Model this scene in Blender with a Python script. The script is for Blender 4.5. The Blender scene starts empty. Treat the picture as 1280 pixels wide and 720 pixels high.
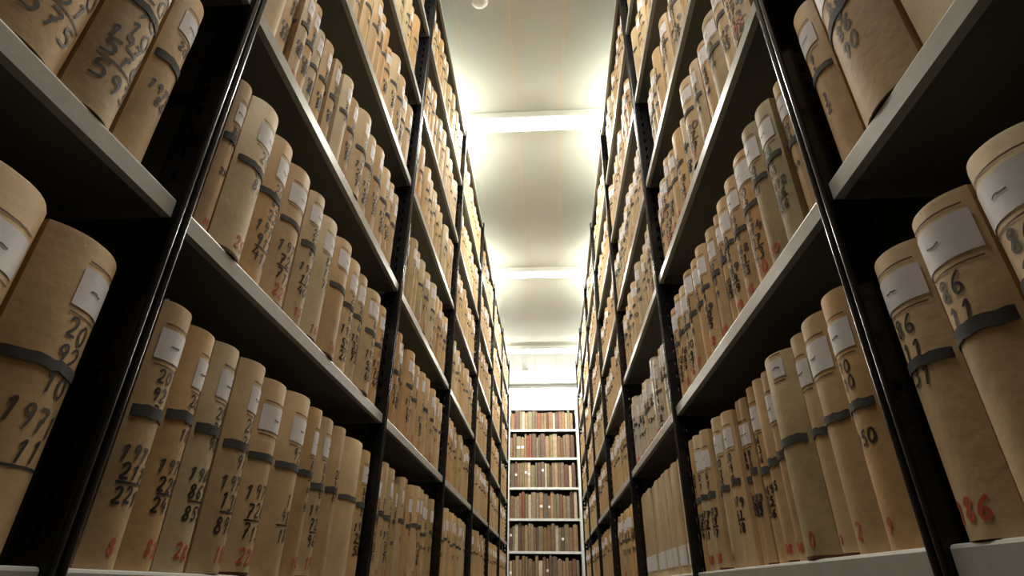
import bpy, bmesh, math, random
from mathutils import Matrix, Vector
random.seed(11)
SC = bpy.context.scene
COL = SC.collection
ZC = 0.47                      # camera height above the floor
# ------------------------------------------------------------------ camera
YAW, PITCH, ROLL, FPX = -0.06794, 0.49742, 0.0111, 691.78
cy, sy, cp, sp = math.cos(YAW), math.sin(YAW), math.cos(PITCH), math.sin(PITCH)
F = Vector((sy*cp, cy*cp, sp)); R0 = Vector((cy, -sy, 0)); U0 = R0.cross(F)
R2 = R0*math.cos(ROLL) + U0*math.sin(ROLL); U2 = -R0*math.sin(ROLL) + U0*math.cos(ROLL)
cam = bpy.data.objects.new('camera', bpy.data.cameras.new('camera')); COL.objects.link(cam)
M = Matrix.Identity(4)
for i in range(3):
    M[i][0] = R2[i]; M[i][1] = U2[i]; M[i][2] = -F[i]
M[2][3] = ZC
cam.matrix_world = M
cam.data.sensor_width = 36; cam.data.lens = FPX/1280*36; cam.data.clip_start = 0.02
SC.camera = cam
# ------------------------------------------------------------------ world and exposure
w = bpy.data.worlds.new('world'); SC.world = w; w.use_nodes = True
w.node_tree.nodes['Background'].inputs[0].default_value = (0.9, 0.95, 1, 1)
w.node_tree.nodes['Background'].inputs[1].default_value = 0.0
SC.view_settings.view_transform = 'Standard'; SC.view_settings.look = 'None'
SC.view_settings.gamma = 1; SC.view_settings.use_curve_mapping = False
SC.view_settings.exposure = 1.5
LAMP_POWER = 38.0              # emission of the diffusers
CEIL = 2.75 + ZC

# ------------------------------------------------------------------ materials
def mat(name, col, rough=0.6, metal=0.0, noise=0.0, nscale=20, rand=0.0, bump=0.0, bscale=200, spec=0.5, stretch=None):
    m = bpy.data.materials.new(name); m.use_nodes = True
    nt = m.node_tree; N = nt.nodes; L = nt.links; b = N['Principled BSDF']
    b.inputs['Base Color'].default_value = (*col, 1); b.inputs['Roughness'].default_value = rough
    b.inputs['Metallic'].default_value = metal; b.inputs['Specular IOR Level'].default_value = spec
    tc = N.new('ShaderNodeTexCoord')
    vec = tc.outputs['Object']
    if stretch:
        mp = N.new('ShaderNodeMapping'); mp.inputs['Scale'].default_value = stretch
        L.new(vec, mp.inputs['Vector']); vec = mp.outputs['Vector']
    cur = None
    if noise or rand:
        hs = N.new('ShaderNodeHueSaturation'); hs.inputs['Color'].default_value = (*col, 1)
        val = None
        if noise:
            n = N.new('ShaderNodeTexNoise'); n.inputs['Scale'].default_value = nscale; n.inputs['Detail'].default_value = 6
            n.inputs['Roughness'].default_value = 0.65
            if rand:
                oi2 = N.new('ShaderNodeObjectInfo'); va = N.new('ShaderNodeVectorMath'); va.operation = 'ADD'
                sc = N.new('ShaderNodeVectorMath'); sc.operation = 'SCALE'; sc.inputs[0].default_value = (7, 13, 5)
                L.new(oi2.outputs['Random'], sc.inputs['Scale']); L.new(vec, va.inputs[0]); L.new(sc.outputs[0], va.inputs[1])
                L.new(va.outputs[0], n.inputs['Vector'])
            else:
                L.new(vec, n.inputs['Vector'])
            mr = N.new('ShaderNodeMapRange'); mr.inputs[1].default_value = 0.25; mr.inputs[2].default_value = 0.75
            mr.inputs[3].default_value = 1-noise; mr.inputs[4].default_value = 1+noise
            L.new(n.outputs['Fac'], mr.inputs[0]); val = mr.outputs[0]
        if rand:
            oi = N.new('ShaderNodeObjectInfo')
            mr2 = N.new('ShaderNodeMapRange'); mr2.inputs[3].default_value = 1-rand; mr2.inputs[4].default_value = 1+rand
            L.new(oi.outputs['Random'], mr2.inputs[0])
            if val:
                mu = N.new('ShaderNodeMath'); mu.operation = 'MULTIPLY'; L.new(val, mu.inputs[0]); L.new(mr2.outputs[0], mu.inputs[1]); val = mu.outputs[0]
            else: val = mr2.outputs[0]
            mu3 = N.new('ShaderNodeMath'); mu3.operation = 'MULTIPLY'; mu3.inputs[1].default_value = 7.13; L.new(oi.outputs['Random'], mu3.inputs[0])
            fr = N.new('ShaderNodeMath'); fr.operation = 'FRACT'; L.new(mu3.outputs[0], fr.inputs[0])
            mr3 = N.new('ShaderNodeMapRange'); mr3.inputs[3].default_value = 0.497; mr3.inputs[4].default_value = 0.509
            L.new(fr.outputs[0], mr3.inputs[0]); L.new(mr3.outputs[0], hs.inputs['Hue'])
            mr4 = N.new('ShaderNodeMapRange'); mr4.inputs[3].default_value = 1.08; mr4.inputs[4].default_value = 0.82
            L.new(fr.outputs[0], mr4.inputs[0]); L.new(mr4.outputs[0], hs.inputs['Saturation'])
        L.new(val, hs.inputs['Value']); L.new(hs.outputs[0], b.inputs['Base Color'])
    if bump:
        n2 = N.new('ShaderNodeTexNoise'); n2.inputs['Scale'].default_value = bscale; n2.inputs['Detail'].default_value = 4
        L.new(vec, n2.inputs['Vector'])
        bp = N.new('ShaderNodeBump'); bp.inputs['Strength'].default_value = bump; bp.inputs['Distance'].default_value = 0.002
        L.new(n2.outputs['Fac'], bp.inputs['Height']); L.new(bp.outputs[0], b.inputs['Normal'])
    return m

MT = dict(
    tan=mat('kraft_cardboard', (0.55, 0.36, 0.175), 0.62, noise=0.20, nscale=14, rand=0.13, bump=0.25, bscale=90, spec=0.3),
    orange=mat('orange_cardboard', (0.54, 0.32, 0.14), 0.6, noise=0.18, nscale=14, rand=0.10, bump=0.25, bscale=90, spec=0.3),
    olive=mat('olive_cardboard', (0.44, 0.33, 0.165), 0.65, noise=0.22, nscale=18, rand=0.10, bump=0.25, bscale=90, spec=0.3),
    pale=mat('pale_cardboard', (0.58, 0.44, 0.255), 0.65, noise=0.15, nscale=18, rand=0.12, bump=0.25, bscale=90, spec=0.3),
    grey=mat('wrapped_paper', (0.52, 0.46, 0.38), 0.35, noise=0.25, nscale=25, rand=0.12, bump=0.9, bscale=45, spec=0.5),
    paper=mat('page_edges', (0.62, 0.55, 0.42), 0.8, noise=0.2, nscale=3, stretch=(200, 1, 1)),
    label=mat('label_paper', (0.80, 0.77, 0.80), 0.6, noise=0.07, nscale=60),
    strap=mat('grey_tape', (0.07, 0.066, 0.064), 0.8, noise=0.25, nscale=150, rand=0.2),
    ink=mat('black_ink', (0.016, 0.013, 0.011), 0.6),
    grey_ink=mat('faded_ink', (0.07, 0.055, 0.045), 0.6),
    red=mat('red_ink', (0.55, 0.09, 0.05), 0.6),
    rule=mat('brown_rule', (0.12, 0.055, 0.02), 0.6),
    shelf=mat('shaded_shelf_paint', (0.20, 0.20, 0.18), 0.45, noise=0.10, nscale=12, bump=0.1, bscale=300),  # shelf sheet colour darkened to carry the shade of the undersides
    post=mat('black_enamel', (0.010, 0.010, 0.011), 0.22, noise=0.3, nscale=30, spec=0.35),
    lip=mat('lit_shelf_edge_paint', (0.43, 0.43, 0.40), 0.38, noise=0.12, nscale=40),  # same shelf steel, front lip lightened as if catching the light
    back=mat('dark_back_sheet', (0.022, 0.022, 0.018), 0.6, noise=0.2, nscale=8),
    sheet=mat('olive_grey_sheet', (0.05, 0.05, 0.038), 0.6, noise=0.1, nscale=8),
    white=mat('white_enamel', (0.72, 0.72, 0.68), 0.35, noise=0.05, nscale=10),
    ceil=mat('ceiling_panel', (0.47, 0.495, 0.45), 0.35, noise=0.03, nscale=2, spec=0.5),
    seam=mat('ceiling_seam', (0.56, 0.50, 0.38), 0.5),
    maroon=mat('maroon_binding', (0.10, 0.025, 0.015), 0.7),
    wall=mat('white_plaster', (0.78, 0.78, 0.76), 0.8, noise=0.04, nscale=3, bump=0.1),
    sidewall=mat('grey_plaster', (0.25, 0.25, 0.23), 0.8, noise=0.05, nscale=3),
    floor=mat('dark_linoleum', (0.022, 0.020, 0.018), 0.5, noise=0.25, nscale=9),
    plastic=mat('white_plastic', (0.75, 0.75, 0.72), 0.4),
)
for i, c in enumerate([(0.20, 0.11, 0.055), (0.27, 0.17, 0.09), (0.5, 0.40, 0.28), (0.13, 0.06, 0.04), (0.22, 0.08, 0.045), (0.20, 0.17, 0.09), (0.30, 0.20, 0.11), (0.14, 0.10, 0.07)]):
    MT['file%d' % i] = mat('file_board_%d' % i, c, 0.7, noise=0.3, nscale=22, rand=0.15)
m = bpy.data.materials.new('lamp_diffuser'); m.use_nodes = True
b = m.node_tree.nodes['Principled BSDF']; b.inputs['Base Color'].default_value = (0.9, 0.9, 0.9, 1)
b.inputs['Emission Color'].default_value = (1.0, 0.97, 0.86, 1); b.inputs['Emission Strength'].default_value = LAMP_POWER
MT['lamp'] = m
m = m.copy(); m.name = 'added_rack_top_glow'; m.node_tree.nodes['Principled BSDF'].inputs['Emission Strength'].default_value = LAMP_POWER*0.40; MT['lamp_added'] = m

# ------------------------------------------------------------------ mesh helpers
class MB:
    def __init__(s): s.v = []; s.f = []; s.m = []; s.mats = []
    def mi(s, name):
        if name not in s.mats: s.mats.append(name)
        return s.mats.index(name)
    def quad(s, a, b, c, d, mn):
        i = len(s.v); s.v += [tuple(a), tuple(b), tuple(c), tuple(d)]; s.f.append((i, i+1, i+2, i+3)); s.m.append(s.mi(mn))
    def grid(s, rows, mn, close=False):
        i = len(s.v); n = len(rows[0])
        for r in rows: s.v += [tuple(p) for p in r]
        k = s.mi(mn)
        for a in range(len(rows)-1):
            for c in range(n-1 + (1 if close else 0)):
                c2 = (c+1) % n
                s.f.append((i+a*n+c, i+a*n+c2, i+(a+1)*n+c2, i+(a+1)*n+c)); s.m.append(k)
    def box(s, x0, x1, y0, y1, z0, z1, mn):
        i = len(s.v); k = s.mi(mn)
        s.v += [(x, y, z) for z in (z0, z1) for x, y in ((x0, y0), (x1, y0), (x1, y1), (x0, y1))]
        for f in ((3, 2, 1, 0), (4, 5, 6, 7), (0, 1, 5, 4), (1, 2, 6, 5), (2, 3, 7, 6), (3, 0, 4, 7)):
            s.f.append(tuple(i+q for q in f)); s.m.append(k)
    def cyl(s, c, r, z0, z1, mn, n=20, r2=None):
        r2 = r if r2 is None else r2
        ring = lambda rr, z: [(c[0]+rr*math.cos(2*math.pi*k/n), c[1]+rr*math.sin(2*math.pi*k/n), z) for k in range(n)]
        s.grid([ring(r, z0), ring(r2, z1)], mn, True)
        i = len(s.v); s.v += ring(r, z0) + ring(r2, z1)
        s.f.append(tuple(range(i+n-1, i-1, -1))); s.m.append(s.mi(mn)); s.f.append(tuple(range(i+n, i+2*n))); s.m.append(s.mi(mn))
    def extend(s, o, mtx):
        i = len(s.v); s.v += [tuple(mtx @ Vector(p)) for p in o.v]
        for f, k in zip(o.f, o.m): s.f.append(tuple(i+q for q in f)); s.m.append(s.mi(o.mats[k]))
    def mesh(s, name, smooth=False, bevel=0):
        me = bpy.data.meshes.new(name); me.from_pydata(s.v, [], s.f)
        for n in s.mats: me.materials.append(MT[n])
        me.polygons.foreach_set('material_index', s.m)
        if smooth: me.polygons.foreach_set('use_smooth', [True]*len(s.f))
        me.update(); return me
    def build(s, name, parent=None, smooth=False, bevel=0):
        o = bpy.data.objects.new(name, s.mesh(name, smooth)); COL.objects.link(o)
        if parent is not None: o.parent = parent
        if bevel:
            md = o.modifiers.new('bevel', 'BEVEL'); md.width = bevel; md.segments = 2; md.limit_method = 'ANGLE'
        return o

def thing(name, label, cat, loc=(0, 0, 0), rz=0, group=None):
    o = bpy.data.objects.new(name, None); COL.objects.link(o); o.empty_display_size = 0.05
    o.location = loc; o.rotation_euler = (0, 0, rz); o['label'] = label; o['category'] = cat
    if group: o['group'] = group
    return o
def tag(o, label, cat, group=None, kind=None):
    o['label'] = label; o['category'] = cat
    if group: o['group'] = group
    if kind: o['kind'] = kind
    return o
def struct(name, mb, bevel=0):
    o = mb.build(name, bevel=bevel); o['kind'] = 'structure'; return o

# ------------------------------------------------------------------ room
X0, X1, Y0, Y1 = -2.3, 2.2, -2.4, 8.42
q = MB(); q.box(X0-.1, X1+.1, Y0-.1, Y1+.1, -0.1, 0, 'floor'); struct('floor', q)
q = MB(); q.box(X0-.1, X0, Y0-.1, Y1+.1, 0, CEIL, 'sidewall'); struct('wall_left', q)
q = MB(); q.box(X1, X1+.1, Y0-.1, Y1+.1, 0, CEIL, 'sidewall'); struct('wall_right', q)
q = MB(); q.box(X0, X1, Y1, Y1+.1, 0, CEIL, 'wall'); struct('wall_back', q)
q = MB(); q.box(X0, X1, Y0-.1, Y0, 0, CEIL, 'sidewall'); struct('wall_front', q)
q = MB(); q.box(X0-.1, X1+.1, Y0-.1, Y1+.1, CEIL, CEIL+0.1, 'ceil')      # long panels with a slim cover strip over every joint
for k in range(-7, 9):
    e = -0.162 + 0.295*k
    if X0 < e < X1: q.box(e-0.005, e+0.005, Y0, Y1, CEIL-0.0015, CEIL+0.001, 'seam')
struct('ceiling', q)

# ------------------------------------------------------------------ ceiling lamps
def ceiling_lamp(x, t, lab, hw, rz, group, glow='lamp'):
    L = thing('ceiling_lamp', lab, 'lamp', (x, t, CEIL), rz, group)
    bare = glow == 'lamp_added' and rz; W = 0.05 if bare else 0.066; Z = -0.022 if bare else -0.05
    a = MB(); a.box(-hw-.02, hw+.02, -W, W, Z, 0, 'white'); a.build('housing', L, bevel=0.003)
    d = MB()
    if bare: prof = [(-0.06, -0.022)] + [(-0.06*math.cos(math.pi*i/10), -0.03-0.04*math.sin(math.pi*i/10)) for i in range(11)] + [(0.06, -0.022)]
    else: prof = [(-0.052*math.cos(math.pi*i/10), -0.05-0.016*math.sin(math.pi*i/10)) for i in range(11)]
    d.grid([[(x_, y_, z_) for y_, z_ in prof] for x_ in (-hw, hw)], glow)
    d.build('diffuser', L, smooth=True)
    for s in (-1, 1):
        e = MB(); e.box(min(s*hw, s*(hw+.02)), max(s*hw, s*(hw+.02)), -W+.004, W-.004, -0.072 if bare else -0.068, Z, 'white'); e.build('end_cap', L, bevel=0.003)
for t, lab in [(0.70, 'ceiling lamp across the aisle overhead, over the nearest shelving bay'),
         (2.70, 'glowing ceiling lamp across the aisle, nearest and widest of those in view'),
         (4.70, 'glowing ceiling lamp across the aisle, between the widest lamp and the third one'),
         (6.68, 'glowing ceiling lamp across the aisle, last before the smoke detector at the far end'),
         (8.26, 'glowing ceiling lamp close against the back wall above the end bookcase')]:
    ceiling_lamp(-0.06, t, lab, 0.75, 0, 'batten lamps across the aisle ceiling', 'lamp')
for t, nm in ((2.86, 'the nearest cross lamp'), (4.86, 'the second cross lamp'), (6.85, 'the third cross lamp')):  # unseen lamps above the racks, added to make the ceiling edges glow
    for x, sd in ((-0.78, 'left'), (0.68, 'right')):
        ceiling_lamp(x, t, 'added hidden lamp over the top of the %s rack, level with %s' % (sd, nm), 0.5, math.pi/2, 'added glow lamps over the rack tops', 'lamp_added')

def detector(x, t, lab):
    D = thing('smoke_detector', lab, 'smoke detector', (x, t, CEIL))
    a = MB(); a.cyl((0, 0), 0.052, -0.012, 0, 'plastic', 32); a.build('base', D)
    rings = [(0.046, -0.012), (0.046, -0.024), (0.038, -0.036), (0.02, -0.042), (0.002, -0.043)]
    c = MB(); c.grid([[(r*math.cos(k*math.pi/16), r*math.sin(k*math.pi/16), z) for k in range(32)] for r, z in rings], 'plastic', True)
    c.build('sensor_head', D, smooth=True)
detector(-0.315, 1.83, 'round white smoke detector on the ceiling at the top edge of the view')
detector(-0.309, 7.55, 'small white smoke detector on the ceiling near the back wall')

# ------------------------------------------------------------------ racks
LX, RX = -0.474, 0.368
LEV = {-1: [0.0135, 0.4395, 0.867, 1.297, 1.706, 2.11], 1: [0.040, 0.4655, 0.896, 1.287, 1.706, 2.11]}
LOW = {-1: -0.37, 1: -0.37}
TOPS = 2.50
PST = {-1: [0.562 + k for k in range(-2, 7)], 1: [0.602 + k for k in range(-2, 7)]}
DEP = 0.34
def frame(side, t, z):      # local x along shelf (to the right facing the rack), local y into the rack
    X = LX if side < 0 else RX
    return Matrix.Translation((X, t, z+ZC)) @ Matrix.Rotation(math.pi/2 if side < 0 else -math.pi/2, 4, 'Z')
PB = MB()
def perforated(mb, o, ux, W, z0, z1, th, mn):   # upright sheet strip of width W along axis ux, with slots
    (ox, oy) = o
    def bx(a, b_, c, d):
        if ux == 'x': mb.box(ox+a, ox+b_, oy, oy+th, c, d, mn)
        else: mb.box(ox, ox+th, oy+a, oy+b_, c, d, mn)
    h = 0.007
    bx(0, W/2-h/2, z0, z1); bx(W/2+h/2, W, z0, z1)
    z = z0; p = 0.04
    while z < z1:
        bx(W/2-h/2, W/2+h/2, z, min(z+0.022, z1)); z += p
def post_mesh():
    mb = MB(); z0, z1 = 0.0, TOPS+0.02+ZC
    
    for s in (-1, 1):           # rounded front with a groove down the middle
        pr = [(s*(0.0072-0.0058*math.cos(math.pi*i/8)), -0.004-0.0045*math.sin(math.pi*i/8)) for i in range(9)]
        mb.grid([[(x, y, z) for x, y in pr] for z in (z0, z1)], 'post')
    mb.box(-0.002, 0.002, -0.0045, -0.004, z0, z1, 'post')
    for s in (-0.013, 0.011): perforated(mb, (s, -0.004), 'y', 0.044, z0, z1, 0.002, 'post')
    for s in (-0.014, 0.008): mb.box(s, s+0.006, 0.038, 0.040, z0, z1, 'post')
    me = mb.mesh('post', True); me.set_sharp_from_angle(angle=0.6); return me
PM = post_mesh()
def strut_mesh():
    mb = MB(); mb.box(-0.004, 0.004, 0.040, DEP-0.040, 0, 0.022, 'post'); return mb.mesh('strut')
def sheet_mesh():
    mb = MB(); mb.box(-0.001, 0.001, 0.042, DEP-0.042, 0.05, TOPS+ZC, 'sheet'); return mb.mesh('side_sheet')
BM = strut_mesh(); SH = sheet_mesh()
def shelf_mesh(name, L, front_h=0.028, depth=DEP, mn='shelf'):
    mb = MB(); h = L/2; th = 0.0012
    r = 0.004
    # folded sheet: top, rounded front fold, lip, return flange underneath
    prof = [(depth, -0.0), (0.0+r, 0.0), (r*0.3, -r*0.3), (0, -r), (0, -front_h), (0.012, -front_h), (0.012, -front_h+th), (th, -front_h+th), (th, -r-th), (r+th, -th-0.0005), (depth-th, -th-.0005)]
    prof += [(depth-th, -front_h), (depth, -front_h)]
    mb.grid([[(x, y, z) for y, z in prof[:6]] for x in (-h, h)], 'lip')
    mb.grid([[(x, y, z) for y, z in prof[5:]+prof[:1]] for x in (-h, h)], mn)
    for s in (-1, 1): mb.box(min(s*h, s*(h-th)), max(s*h, s*(h-th)), 0.003, depth-0.002, -front_h, -0.001, mn)
    return mb.mesh(name)
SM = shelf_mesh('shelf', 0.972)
for side in (-1, 1):
    X = LX if side < 0 else RX
    rk = thing('shelving_rack', ('long black metal shelving rack filled with folders along the left of the aisle' if side < 0 else
               'long black metal shelving rack filled with folders along the right of the aisle'), 'shelf', (X, 0, 0), 0, 'shelving racks lining the aisle')
    rot = math.pi/2 if side < 0 else -math.pi/2
    def put(name, me, y, t, z, flip=False):
        o = bpy.data.objects.new(name, me); COL.objects.link(o); o.parent = rk
        o.location = ((-1 if side < 0 else 1)*y, t, z); o.rotation_euler = (0, 0, rot + (math.pi if flip else 0)); return o
    for t in PST[side]:
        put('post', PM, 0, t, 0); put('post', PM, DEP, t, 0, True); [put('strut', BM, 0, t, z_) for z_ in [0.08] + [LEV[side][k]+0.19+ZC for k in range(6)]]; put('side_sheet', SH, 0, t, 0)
    for t0, t1 in zip(PST[side][:-1], PST[side][1:]):
        for z in [LOW[side]] + LEV[side] + [TOPS]:
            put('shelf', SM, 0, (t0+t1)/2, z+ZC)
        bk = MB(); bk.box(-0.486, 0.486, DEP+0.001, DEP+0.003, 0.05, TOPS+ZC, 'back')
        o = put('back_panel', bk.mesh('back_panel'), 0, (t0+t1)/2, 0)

# ------------------------------------------------------------------ folders
DIG = {
 '0': [[(.5, 1), (.15, .8), (.1, .4), (.35, .02), (.7, .1), (.88, .5), (.75, .9), (.5, 1)]],
 '1': [[(.25, .72), (.6, 1), (.5, .5), (.42, 0)]],
 '2': [[(.12, .78), (.35, 1), (.75, .92), (.78, .65), (.45, .3), (.1, .04), (.9, .06)]],
 '3': [[(.15, .9), (.5, 1), (.8, .82), (.45, .56), (.85, .35), (.6, .03), (.12, .08)]],
 '4': [[(.45, 1), (.12, .42), (.88, .42)], [(.68, .75), (.6, 0)]],
 '5': [[(.85, .98), (.3, .95), (.22, .58), (.6, .62), (.85, .35), (.6, .03), (.12, .08)]],
 '6': [[(.75, 1), (.3, .7), (.12, .3), (.4, .02), (.8, .18), (.7, .46), (.35, .5), (.15, .3)]],
 '7': [[(.1, .95), (.9, .98), (.5, .5), (.35, 0)], [(.3, .5), (.75, .52)]],
 '8': [[(.5, .52), (.18, .75), (.45, 1), (.8, .8), (.5, .52), (.12, .25), (.45, .0), (.85, .22), (.5, .52)]],
 '9': [[(.8, .72), (.45, .5), (.18, .72), (.45, 1), (.8, .85), (.75, .4), (.5, 0)]],
 '-': [[(.05, .5), (.95, .55)]],
}
TONES = ['tan']*9 + ['orange']*2 + ['pale']*2 + ['olive']
def surf(wd, b, x, z, off=0.0):
    u = max(-1, min(1, x/(wd/2)))
    k = 1-abs(u)**2.4
    y = -b*k
    dy = b*2.4*abs(u)**1.4*(1 if u > 0 else -1)/(wd/2)
    n = math.hypot(1, dy)
    return (x + off*dy/n, y - off/n, z)
FINE = True
def ribbon(mb, wd, b, pts, r, mn, off=0.0007):
    if len(pts) > 3:
        for _ in range(2 if FINE else 1):
            o_ = [pts[0]]
            for p_, q_ in zip(pts[:-1], pts[1:]): o_ += [(p_[0]*.75+q_[0]*.25, p_[1]*.75+q_[1]*.25), (p_[0]*.25+q_[0]*.75, p_[1]*.25+q_[1]*.75)]
            pts = o_ + [pts[-1]]
    # densify, then a ribbon that follows the curved spine
    P = []
    for (x0, z0), (x1, z1) in zip(pts[:-1], pts[1:]):
        n = max(1, int(abs(x1-x0)/(wd*0.14)) + 1)
        for i in range(n): P.append((x0+(x1-x0)*i/n, z0+(z1-z0)*i/n))
    P.append(pts[-1])
    A = []; Bq = []
    for i, (x, z) in enumerate(P):
        xa, za = P[max(0, i-1)]; xb, zb = P[min(len(P)-1, i+1)]
        dx, dz = xb-xa, zb-za; l = math.hypot(dx, dz) or 1
        nx, nz = -dz/l*r, dx/l*r
        A.append(surf(wd, b, x+nx, z+nz, off)); Bq.append(surf(wd, b, x-nx, z-nz, off))
    mb.grid([A, Bq], mn)
def write(mb, wd, b, txt, cx, z, cw, ch, mn, r, rnd, off=0.0007):
    n = len(txt); sl = rnd.uniform(0.05, 0.2); tilt = rnd.uniform(-.1, .1)
    for i, c in enumerate(txt):
        if c not in DIG: continue
        ox = cx + (i-(n-1)/2)*cw*1.12 - cw/2; jz = rnd.uniform(-.08, .08)*ch + tilt*(i-(n-1)/2)*cw
        for st in DIG[c]:
            pts = [(ox + (px+sl*pz-sl/2)*cw + rnd.uniform(-.03, .03)*cw, z + jz + pz*ch + rnd.uniform(-.02, .02)*ch) for px, pz in st]
            ribbon(mb, wd, b, pts, r, mn, off)

def folder_meshes(wd, h, seed, tone='tan', style=None, detail=2):
    """returns cover, papers, label, strap builders"""
    global FINE; FINE = detail > 1
    rnd = random.Random(seed); style = style or {}
    b = min(0.021, wd*rnd.uniform(0.2, 0.28)) if 'bulge' not in style else style['bulge']
    dp = rnd.uniform(0.225, 0.245); c = MB(); n = 12 if detail > 1 else (8 if detail else 5); th = 0.0022
    outer = [(-wd/2, dp)] + [surf(wd, b, -wd/2+wd*i/n, 0)[:2] for i in range(n+1)] + [(wd/2, dp)]
    inner = [(-wd/2+th, dp)] + [(surf(wd-2*th, b, (-wd/2+th)+(wd-2*th)*i/n, 0)[0], surf(wd-2*th, b, (-wd/2+th)+(wd-2*th)*i/n, 0)[1]+th) for i in range(n+1)] + [(wd/2-th, dp)]
    loop = outer + inner[::-1]
    zj = rnd.uniform(-1, 1)*0.002
    def top(x): return h + zj*x/(wd/2)
    rows = [[(x, y, z) for x, y in loop] for z in (0, 0.004, h*0.5, h-0.003)]
    rows.append([(x*0.985, y*0.97+0.0004, top(x)) for x, y in loop])
    if style.get('foot') is None and rnd.random() < .4: c.grid(rows[:2], 'maroon', True); rows = rows[1:]
    c.grid(rows, tone, True)
    N = len(loop); m_ = len(outer)
    for z, fl in ((0, True), (h, False)):      # close the board thickness top and bottom
        for i in range(m_-1):
            a = outer[i]; bb = outer[i+1]; d = inner[i]; e = inner[i+1]
            if z: P = [(p[0]*0.985, p[1]*0.97+0.0004, top(p[0])) for p in (a, bb, e, d)]
            else: P = [(p[0], p[1], 0) for p in (bb, a, d, e)]
            c.quad(*P, tone)
    pp = MB(); ph = h - rnd.uniform(0.008, 0.02)
    pin = [(-wd/2+th*1.6, dp-0.006)] + [(x*0.9, y*0.8+th*2+0.002) for x, y in inner[1:-1]] + [(wd/2-th*1.6, dp-0.006)]
    pp.grid([[(x, y, 0.003) for x, y in pin], [(x, y, ph) for x, y in pin]], 'paper', True)
    i0 = len(pp.v); pp.v += [(x, y, ph) for x, y in pin]; pp.f.append(tuple(range(i0+len(pin)-1, i0-1, -1))); pp.m.append(pp.mi('paper'))
    if detail and rnd.random() < 0.45:          # ragged sheets sticking out over the top
        for _ in range(rnd.randint(2, 6)):
            x = rnd.uniform(-.36, .36)*wd; y0_ = surf(wd, b, x, 0)[1]+0.010; hh = h+rnd.uniform(0.001, 0.006)
            pp.box(x-0.0008, x+0.0008, max(y0_, -b*.6), rnd.uniform(0.06, 0.2), ph-0.02, hh, 'paper')
    # label
    lab = MB(); zl = style.get('zl', h*rnd.uniform(0.70, 0.76)); lh = style.get('lh', rnd.uniform(0.038, 0.047))
    lo = style.get('lo', rnd.uniform(0.0, 0.16)*wd); lw = style.get('lw', rnd.uniform(0.58, 0.85))*wd
    xa, xb = max(-wd*.49, lo-lw/2), min(wd*.49, lo+lw/2)
    k = 8 if detail > 1 else 4
    haslab = style.get('label', True)
    if haslab:
        tl = rnd.uniform(-.0015, .0015)
        lab.grid([[surf(wd, b, xa+(xb-xa)*i/k, zl+tl*i/k, 0.0009) for i in range(k+1)], [surf(wd, b, xa+(xb-xa)*i/k, zl+lh+tl*i/k, 0.0009) for i in range(k+1)]], 'label')
        if detail:
            ribbon(lab, wd, b, [(lo-.008+i*.004, zl+lh*.5+rnd.uniform(-.0015, .0015)) for i in range(5)], 0.0009, 'grey_ink', 0.0014)
            for zz in (zl-0.007, zl+lh+0.007):
                ribbon(c, wd, b, [(xa+.002, zz), (xb-.002, zz+rnd.uniform(-.001, .001))], 0.0009, 'rule')
    # strap
    st = MB(); zs = style.get('zs', h*rnd.uniform(0.50, 0.57)); sh = style.get('sh', rnd.uniform(0.010, 0.014)); o = 0.0016
    has = style.get('strap', True)
    if has:
        lp = [(-wd/2-o, dp*0.98)] + [(-wd/2-o, 0.01)] + [surf(wd, b, -wd/2+wd*i/n, 0, o)[:2] for i in range(1, n)] + [(wd/2+o, 0.01), (wd/2+o, dp*.98)]
        dz = [rnd.uniform(-.0003, .0003) + 0.004*math.sin(3.0*i/len(lp))*rnd.uniform(.3, 1) for i in range(len(lp))]
        st.grid([[(x, y, zs+dz[i]+e) for i, (x, y) in enumerate(lp)] for e in (0, sh)], 'strap')
        lq = [(x*(1-.0008/abs(x)) if abs(x) > .001 else x, y+.0007) for x, y in lp]
        for e in (0, sh):
            st.grid([[(x, y, zs+dz[i]+e) for i, (x, y) in enumerate(lp)], [(x, y, zs+dz[i]+e) for i, (x, y) in enumerate(lq)]], 'strap')
    # handwriting
    off = lo*0.9
    cw = style.get('cw', min(0.0155, wd*0.20))
    up = style.get('up'); dn = style.get('dn'); rd = style.get('rd')
    r = 0.0015 if detail > 1 else 0.0019
    if up is None: up = [rnd.choice(['20', '86', '20']), str(rnd.randint(10, 99)), str(rnd.randint(10, 99))] if rnd.random() < .8 else []
    if dn is None: dn = ['19%02d' % rnd.randint(68, 79), str(rnd.randint(120, 980)), '_', str(rnd.randint(120, 980))] if rnd.random() < .65 else ([str(rnd.randint(10, 99))] if rnd.random() < .5 else [])
    if rd is None: rd = [str(rnd.randint(1, 320))] if rnd.random() < .55 else ['']
    if detail == 0: up = up[:2]; dn = dn[:1]
    ch = cw*1.35; z = zl-0.012-ch
    for s in up:
        write(c, wd, b, s, off, z, cw, ch, 'ink', r, rnd); z -= ch*1.32
    z = min(zs-ch*1.5, z-0.004)
    if dn:
        z = style.get('zd', min(z, h*0.36))
        for s in dn:
            if s == '_':
                ribbon(c, wd, b, [(off-cw*1.7, z+ch*1.12), (off+cw*1.7, z+ch*1.2)], r*.9, 'ink'); z -= ch*.12; continue
            c4 = min(cw, wd*.86/(len(s)*1.12))
            ch = c4*1.45
            write(c, wd, b, s, off*(.45 if len(s) > 2 else 1), z, c4, ch, 'grey_ink' if s == dn[0] and len(s) == 4 else 'ink', r*1.1, rnd); z -= ch*1.3
    for s in rd:
        if s: write(c, wd, b, s, off*.7, 0.014, cw*.95, ch, 'red', r*1.1, rnd)
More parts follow.
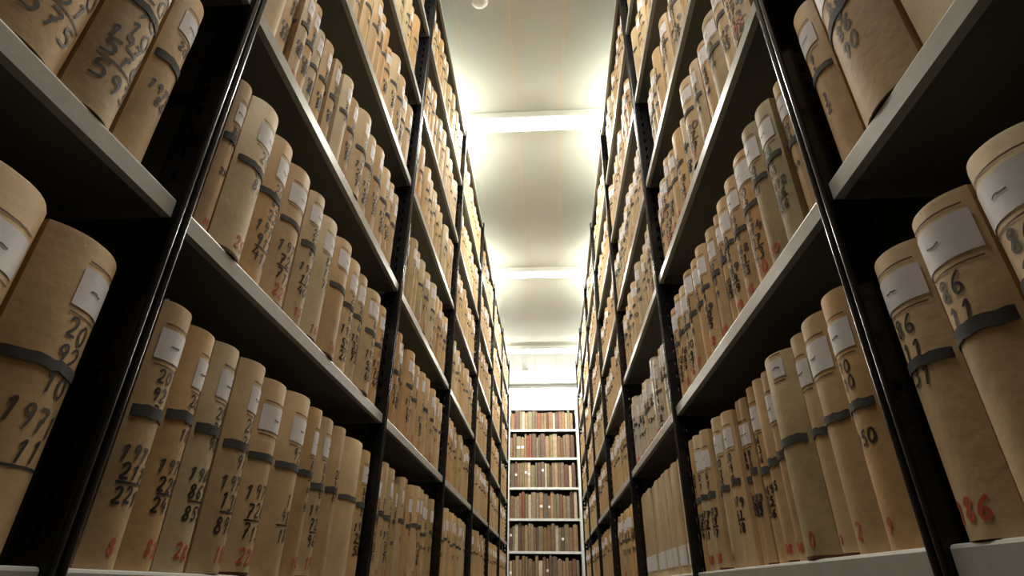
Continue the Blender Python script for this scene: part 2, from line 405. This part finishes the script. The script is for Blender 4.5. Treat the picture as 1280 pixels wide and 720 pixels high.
    if style.get('foot'):                        # white paper band near the foot
        lab.grid([[surf(wd, b, -wd*.46+wd*.92*i/k, 0.022, 0.0009) for i in range(k+1)], [surf(wd, b, -wd*.46+wd*.92*i/k, 0.075, 0.0009) for i in range(k+1)]], 'label')
    return c, pp, lab if (haslab or style.get('foot')) else None, st if has else None

EDG = {
 (-1, 0, 1): [.19, .262, .351, .424, .479],
 (-1, 0, 0): [.09, .19, .295, .405, .503],
 (-1, 1, 1): [.583, .62, .704, .784, .867, .935, 1.021, 1.115, 1.198, 1.269, 1.37, 1.45, 1.527],
 (-1, 1, 0): [.583, .645, .709, .777, .856, .943, 1.046, 1.113, 1.19, 1.261, 1.394, 1.466],
 (1, 0, 0): [.10, .18, .27, .325, .401, .481, .564],
 (1, 0, 1): [.12, .21, .30, .385, .492, .548],
 (1, 1, 0): [.622, .684, .757, .803, .903, .948, 1.0, 1.051, 1.09, 1.127, 1.19, 1.252, 1.30, 1.36, 1.42, 1.475, 1.53, 1.58],
 (1, 1, 1): [.625, .664, .722, .782, .857, .92, .985, 1.031, 1.088, 1.15, 1.21, 1.28, 1.35, 1.41, 1.48, 1.54, 1.58],
}
# (side, bay, level, index in row) -> (tone, style)
SP = {
 (-1, 0, 0, 3): ('tan', dict(up=['20', '92', '10'], dn=['1971', '11', '_'], rd=[''], lw=.5, lo=.016, zl=.232, zs=.163)),
 (-1, 0, 0, 2): ('tan', dict(lw=.6, lo=.012, zl=.225)),
 (-1, 0, 1, 1): ('tan', dict(up=['20'], dn=['1970', '551', '_', '575'], rd=[''], zd=.100, lo=.006, cw=.0185)),
 (-1, 0, 1, 2): ('tan', dict(up=['20', '90', '10'], dn=['1971', '576', '_', '593'], rd=[''], zd=.100, lo=.006, cw=.0185)),
 (-1, 0, 1, 3): ('tan', dict(up=['20'], dn=['1972', '86'], rd=[''])),
 (-1, 1, 0, 0): ('tan', dict(up=['20', '92', '7'], dn=['1971', '217', '_', '221'], rd=['8'])),
 (-1, 1, 0, 1): ('tan', dict(up=['20', '92', '10'], dn=['1971', '220', '_', '243'], rd=['82'])),
 (-1, 1, 0, 5): ('tan', dict(up=['92'], dn=['1', '48', '_', '18'], rd=[''])),
 (-1, 1, 0, 9): ('tan', dict(up=[], dn=[], rd=[''], label=False)),
 (1, 0, 0, 5): ('tan', dict(up=['86', '11', '31'], dn=[], rd=['186'], lw=.9, lo=0, zl=.222, lh=.036, zs=.152)),
 (1, 0, 0, 4): ('tan', dict(up=['86', '11'], dn=[], rd=['1'], lw=.9, lo=0, zl=.225, zs=.152)),
 (1, 0, 0, 3): ('tan', dict(up=['86', '11'], dn=[], rd=[''], lw=.9, lo=0, zl=.225)),
 (1, 0, 1, 4): ('tan', dict(up=['9', '1'], dn=['1', '2'], rd=[''], lw=.7, lo=0)),
 (1, 0, 1, 3): ('tan', dict(up=['86', '9'], dn=['86', '90'], rd=[''], lw=.9, lo=0, zd=.12)),
 (1, 0, 1, 2): ('pale', dict(up=[], dn=[], rd=[''], label=False, strap=True, bulge=.004)),
 (1, 1, 0, 0): ('tan', dict(up=['10', '10'], dn=['150'], rd=['9'], lw=.85, lo=0)),
 (1, 1, 0, 1): ('tan', dict(up=[], dn=[], rd=['2'], lw=.85, lo=0)),
 (1, 1, 0, 2): ('tan', dict(up=[], dn=[], rd=['1'], lw=.85, lo=0)),
 (1, 1, 0, 3): ('olive', dict(up=[], dn=[], rd=['0'], lw=.3, lo=.02, zl=.262, lh=.03, zs=.155)),
}
allf = []
def camproj(p):
    d = Vector(p) - Vector((0, 0, ZC)); wv = d.dot(F)
    if wv < 0.05: return None
    return (640+FPX*d.dot(R2)/wv, 360-FPX*d.dot(U2)/wv)
for side in (-1, 1):
    for bay in range(0, 7):
        ta, tb = PST[side][bay+1]+0.022, PST[side][bay+2]-0.02     # bay 0 spans from behind the viewer to the first post
        for lv in range(6):
            key = (side, bay, lv)
            rnd = random.Random(hash(key) % 9999 + 5)
            if key in EDG:
                ks = (abs(LX if side < 0 else RX)+0.018)/abs(LX if side < 0 else RX)
                E = [min(e*ks, tb) for e in EDG[key]]
                while E[-1]-E[-2] < .02: E.pop(-2)
            else:
                E = [ta]; end = tb - rnd.choice([0.0, 0.02, 0.05])
                wm = 0.078 if bay < 3 else 0.085
                if key in ((1, 2, 0),): E = [ta]; wm = .07
                while True:
                    wdt = rnd.choice([0.042, .05, .058, .066, .075, .085]) if bay else rnd.uniform(.07, .09)
                    if E[-1]+wdt > end: break
                    E.append(E[-1]+wdt)
            for i, (a, c) in enumerate(zip(E[:-1], E[1:])):
                h = rnd.uniform(.303, .314) if lv == 0 else (rnd.uniform(.290, .303) if lv == 1 else rnd.uniform(.262, .297))
                if side > 0: h -= (.004 if lv == 0 and bay else .02)
                if rnd.random() < .1 and key not in EDG: h -= .025
                tone, style = SP.get((side, bay, lv, i), (rnd.choice(TONES), {}))
                style = dict(style)
                if (side, bay, lv, i) not in SP and rnd.random() < .18: style['label'] = False
                if (side, bay, lv, i) not in SP and rnd.random() < .1: style['strap'] = False
                if key == (1, 2, 0): tone = 'pale'; style = dict(label=False, strap=False, foot=True, up=[], dn=[], rd=[''], bulge=.006); h = .305
                if key == (1, 2, 1): style['setb'] = .034; tone = rnd.choice(['grey', 'grey', 'pale']); h = rnd.uniform(.25, .31)
                if key == (1, 1, 0) and 'zs' not in style: style['zs'] = .148+rnd.uniform(-.006, .006)
                if side > 0 and bay == 1 and lv < 2 and 'lw' not in style: style['lw'] = .85; style['lo'] = 0; 
                if key == (-1, 1, 0) and i in (6, 7, 8, 10): tone = 'tan'
                gap = rnd.uniform(.0015, .004) if c-a > .03 else .001
                wd = c-a-gap-0.003
                t = (a+c)/2
                z = LEV[side][lv]
                setb = .018 + rnd.choice([0, 0, 0, .003, .006]) + (0.012 if wd < .05 and bay else 0)*rnd.random()
                setb = style.get('setb', setb)
                # visible size in the frame
                pts = []
                X = (LX if side < 0 else RX); area = 0
                qd = [camproj((X, yy, zz+ZC)) for yy, zz in ((a, z), (c, z), (c, z+h), (a, z+h))]
                inside = 0
                for k1 in range(5):
                    for k2 in range(5):
                        p = camproj((X, a+(c-a)*k1/4, z+h*k2/4+ZC))
                        if p and -5 < p[0] < 1285 and -5 < p[1] < 725: inside += 1
                if all(qd):
                    area = abs(sum(qd[j][0]*qd[(j+1) % 4][1]-qd[(j+1) % 4][0]*qd[j][1] for j in range(4)))/2*inside/25
                elif inside: area = 5000*inside/25
                allf.append(dict(side=side, bay=bay, lv=lv, i=i, n=len(E)-1, t=t, z=z, wd=wd, h=h, tone=tone, style=style, setb=setb, area=area, inside=inside))
vis = sorted([f for f in allf if f['inside']], key=lambda f: -f['area'])
ind = vis[:300]; rest = vis[300:] + [f for f in allf if not f['inside'] and f['t'] > -0.1]
ORD = ['', 'first', 'second', 'third', 'fourth', 'fifth', 'sixth', 'seventh', 'eighth', 'ninth', 'tenth', 'eleventh', 'twelfth', 'thirteenth', 'fourteenth', 'fifteenth', 'sixteenth', 'seventeenth', 'eighteenth', 'nineteenth', 'twentieth', 'twenty-first', 'twenty-second', 'twenty-third']
SHN = ['bottom shelf', 'second shelf up', 'third shelf up', 'fourth shelf up', 'fifth shelf up', 'top shelf']
BAYN = ['nearest bay', 'second bay', 'third bay', 'fourth bay', 'fifth bay', 'sixth bay', 'last bay']
TN = dict(tan='tan', orange='orange-tan', pale='pale beige', olive='olive', grey='greyish')
print('folders total', len(allf), 'visible', len(vis), 'smallest individual area', ind[-1]['area'])
for f in ind:
    m4 = frame(f['side'], f['t'], f['z'])
    look = TN[f['tone']] + ' folder'
    if f['style'].get('foot'): look = 'pale folder with white foot band'
    elif not f['style'].get('label', True): look = TN[f['tone']] + ' unlabelled folder'
    elif not f['style'].get('strap', True): look = TN[f['tone']] + ' untied folder'
    if f['bay'] == 0: pos = ORD[f['n']-f['i']] + ' back from the post'
    else: pos = ORD[f['i']+1] + ' past the near post'
    side = 'left' if f['side'] < 0 else 'right'
    lab = '%s, %s, %s, %s, %s rack' % (look, pos, SHN[f['lv']], BAYN[f['bay']], side)
    spk = SP.get((f['side'], f['bay'], f['lv'], f['i']))
    if spk and spk[1].get('up') and f['bay'] == 0:
        lab = '%s folder marked %s, %s, %s, %s, %s rack' % (TN[f['tone']], ' '.join(spk[1]['up'][:3]), pos.replace('back from the post', 'from post'), SHN[f['lv']], BAYN[0], side)
    if len(lab.split()) > 16: lab = lab.replace('unlabelled folder', 'blank folder').replace('pale folder with white foot band', 'white-footed folder').replace('pale beige', 'pale').replace(' back from the post', ' behind post').replace(' past the near post', ' past near post').replace(' shelf up', ' shelf')
    X = LX if f['side'] < 0 else RX
    loc = (X + (-f['setb'] if f['side'] < 0 else f['setb']), f['t'], f['z']+ZC+0.0005)
    T = thing('archive_folder', lab, 'folder', loc, math.pi/2 if f['side'] < 0 else -math.pi/2,
              'tied folders on the %s of the %s rack, %s' % (SHN[f['lv']], side, BAYN[f['bay']]))
    det = 2 if f['area'] > 2500 else (1 if f['area'] > 500 else 0)
    c, pp, lb, st = folder_meshes(f['wd'], f['h'], int(f['t']*1000)+f['lv']*77+f['side']*13, f['tone'], f['style'], det)
    f['o'] = T.name
    cv = c.build('cover', T, smooth=True); cv.data.set_sharp_from_angle(angle=0.6); pp.build('papers', T)
    if lb: lb.build('foot_band' if f['style'].get('foot') else 'paper_label', T, smooth=True)
    if st: so = st.build('tie_strap', T, smooth=True); so.data.set_sharp_from_angle(angle=0.7)
big = MB()
for f in rest:
    X = LX if f['side'] < 0 else RX
    loc = (X + (-f['setb'] if f['side'] < 0 else f['setb']), f['t'], f['z']+ZC+0.0005)
    m4 = Matrix.Translation(loc) @ Matrix.Rotation(math.pi/2 if f['side'] < 0 else -math.pi/2, 4, 'Z')
    f['style'].setdefault('up', ['20']); f['style']['dn'] = ['71'] if f['t'] < 3 else []; f['style'].setdefault('rd', [''])
    for part in folder_meshes(f['wd'], f['h'], int(f['t']*1000)+f['lv']*77+f['side']*13, f['tone'], f['style'], 0):
        if part: big.extend(part, m4)
tag(big.build('distant_archive_folders'), 'rows of small distant tan folders filling the far bays of both racks', 'folder', kind='stuff')

# ------------------------------------------------------------------ bookcase across the end of the aisle
BX0, BX1, BY = -0.562, 0.422, 7.54
BD = 0.30
bc = thing('bookcase', 'white-posted bookcase of brown files standing across the far end of the aisle', 'bookcase', ((BX0+BX1)/2, BY, 0))
hw = (BX1-BX0)/2
EL = [0.0337+0.375*k-0.002 for k in range(-1, 6)] + [2.20]
for s in (-1, 1):
    for yy in (0, BD-0.04):
        a = MB(); x = s*(hw-0.022); a.box(x-0.022, x+0.022, yy, yy+0.04, 0, 2.235+ZC, 'white'); a.build('post', bc, bevel=0.003)
    a = MB(); x = s*(hw-0.02); a.box(x-0.002, x+0.002, 0.04, BD-0.04, 0.05, 2.2+ZC, 'back'); a.build('side_panel', bc)
for z in EL:
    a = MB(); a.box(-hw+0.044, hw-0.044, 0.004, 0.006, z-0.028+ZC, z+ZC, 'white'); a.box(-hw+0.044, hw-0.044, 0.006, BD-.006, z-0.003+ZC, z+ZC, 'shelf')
    a.build('shelf', bc, bevel=0)
a = MB(); a.box(-hw+0.02, hw-0.02, BD-0.004, BD-0.001, 0.05, 2.2+ZC, 'back'); a.build('back_panel', bc)
FN = ['brown', 'light brown', 'cream', 'dark maroon', 'rust red', 'dark olive', 'sandy', 'near-black']
rn = random.Random(4)
TIER = ['lowest visible tier', 'second tier up', 'third tier up', 'fourth tier up', 'fifth tier up', 'topmost tier']
for k, z in enumerate(EL[1:-1]):
    x = -hw+0.05; idx = 0
    while True:
        wd = rn.choice([.03, .036, .042, .05, .06])
        if x+wd > hw-0.05: break
        idx += 1
        kind = rn.choice([0, 0, 1, 1, 2, 3, 4, 5, 5, 6, 7]); h = rn.uniform(.26, .325) if k < 5 else rn.uniform(.22, .265)
        T = thing('paper_file', '%s file, %s from left on the %s of the end bookcase' % (FN[kind], ORD[idx], TIER[k]), 'file',
                  ((BX0+BX1)/2+x+wd/2, BY+0.012+rn.uniform(0, .025), z+ZC+.0005), 0, 'files on the %s of the end bookcase' % TIER[k])
        w2 = wd-0.003; cv = MB(); th = .0022; mn = 'file%d' % kind; dp = .22
        bl = rn.choice([.004, .008, .002])
        cv_o = [(-w2/2, dp)] + [surf(w2, bl, -w2/2+w2*i/6, 0)[:2] for i in range(7)] + [(w2/2, dp)]
        cv_i = [(p[0]*(1-2*th/w2), p[1]+(th if abs(p[0]) < w2/2-1e-6 or p[1] < dp else 0)) for p in cv_o]
        lp = cv_o + cv_i[::-1]
        cv.grid([[(px, py, zz) for px, py in lp] for zz in (0, h*.5, h)], mn, True)
        for zz in (0, h):
            for i in range(len(cv_o)-1):
                P = [(p[0], p[1], zz) for p in (cv_o[i], cv_o[i+1], cv_i[i+1], cv_i[i])]
                if not zz: P.reverse()
                cv.quad(*P, mn)
        if rn.random() < .14:
            zz = rn.uniform(.12, .2); cv.grid([[surf(w2, bl, -w2*.4+w2*.8*i/4, zz+e, .0008) for i in range(5)] for e in (0, .03)], 'label')
        cv.build('cover', T)
        pg = MB(); pg.box(-w2/2+th*1.3, w2/2-th*1.3, .004, dp-.004, .002, h-.006, 'paper')
        if rn.random() < .5: pg.box(-w2*.2, w2*.15, .01, dp-.03, h-.01, h+rn.uniform(.004, .012), 'paper')
        pg.build('papers', T)
        x += wd
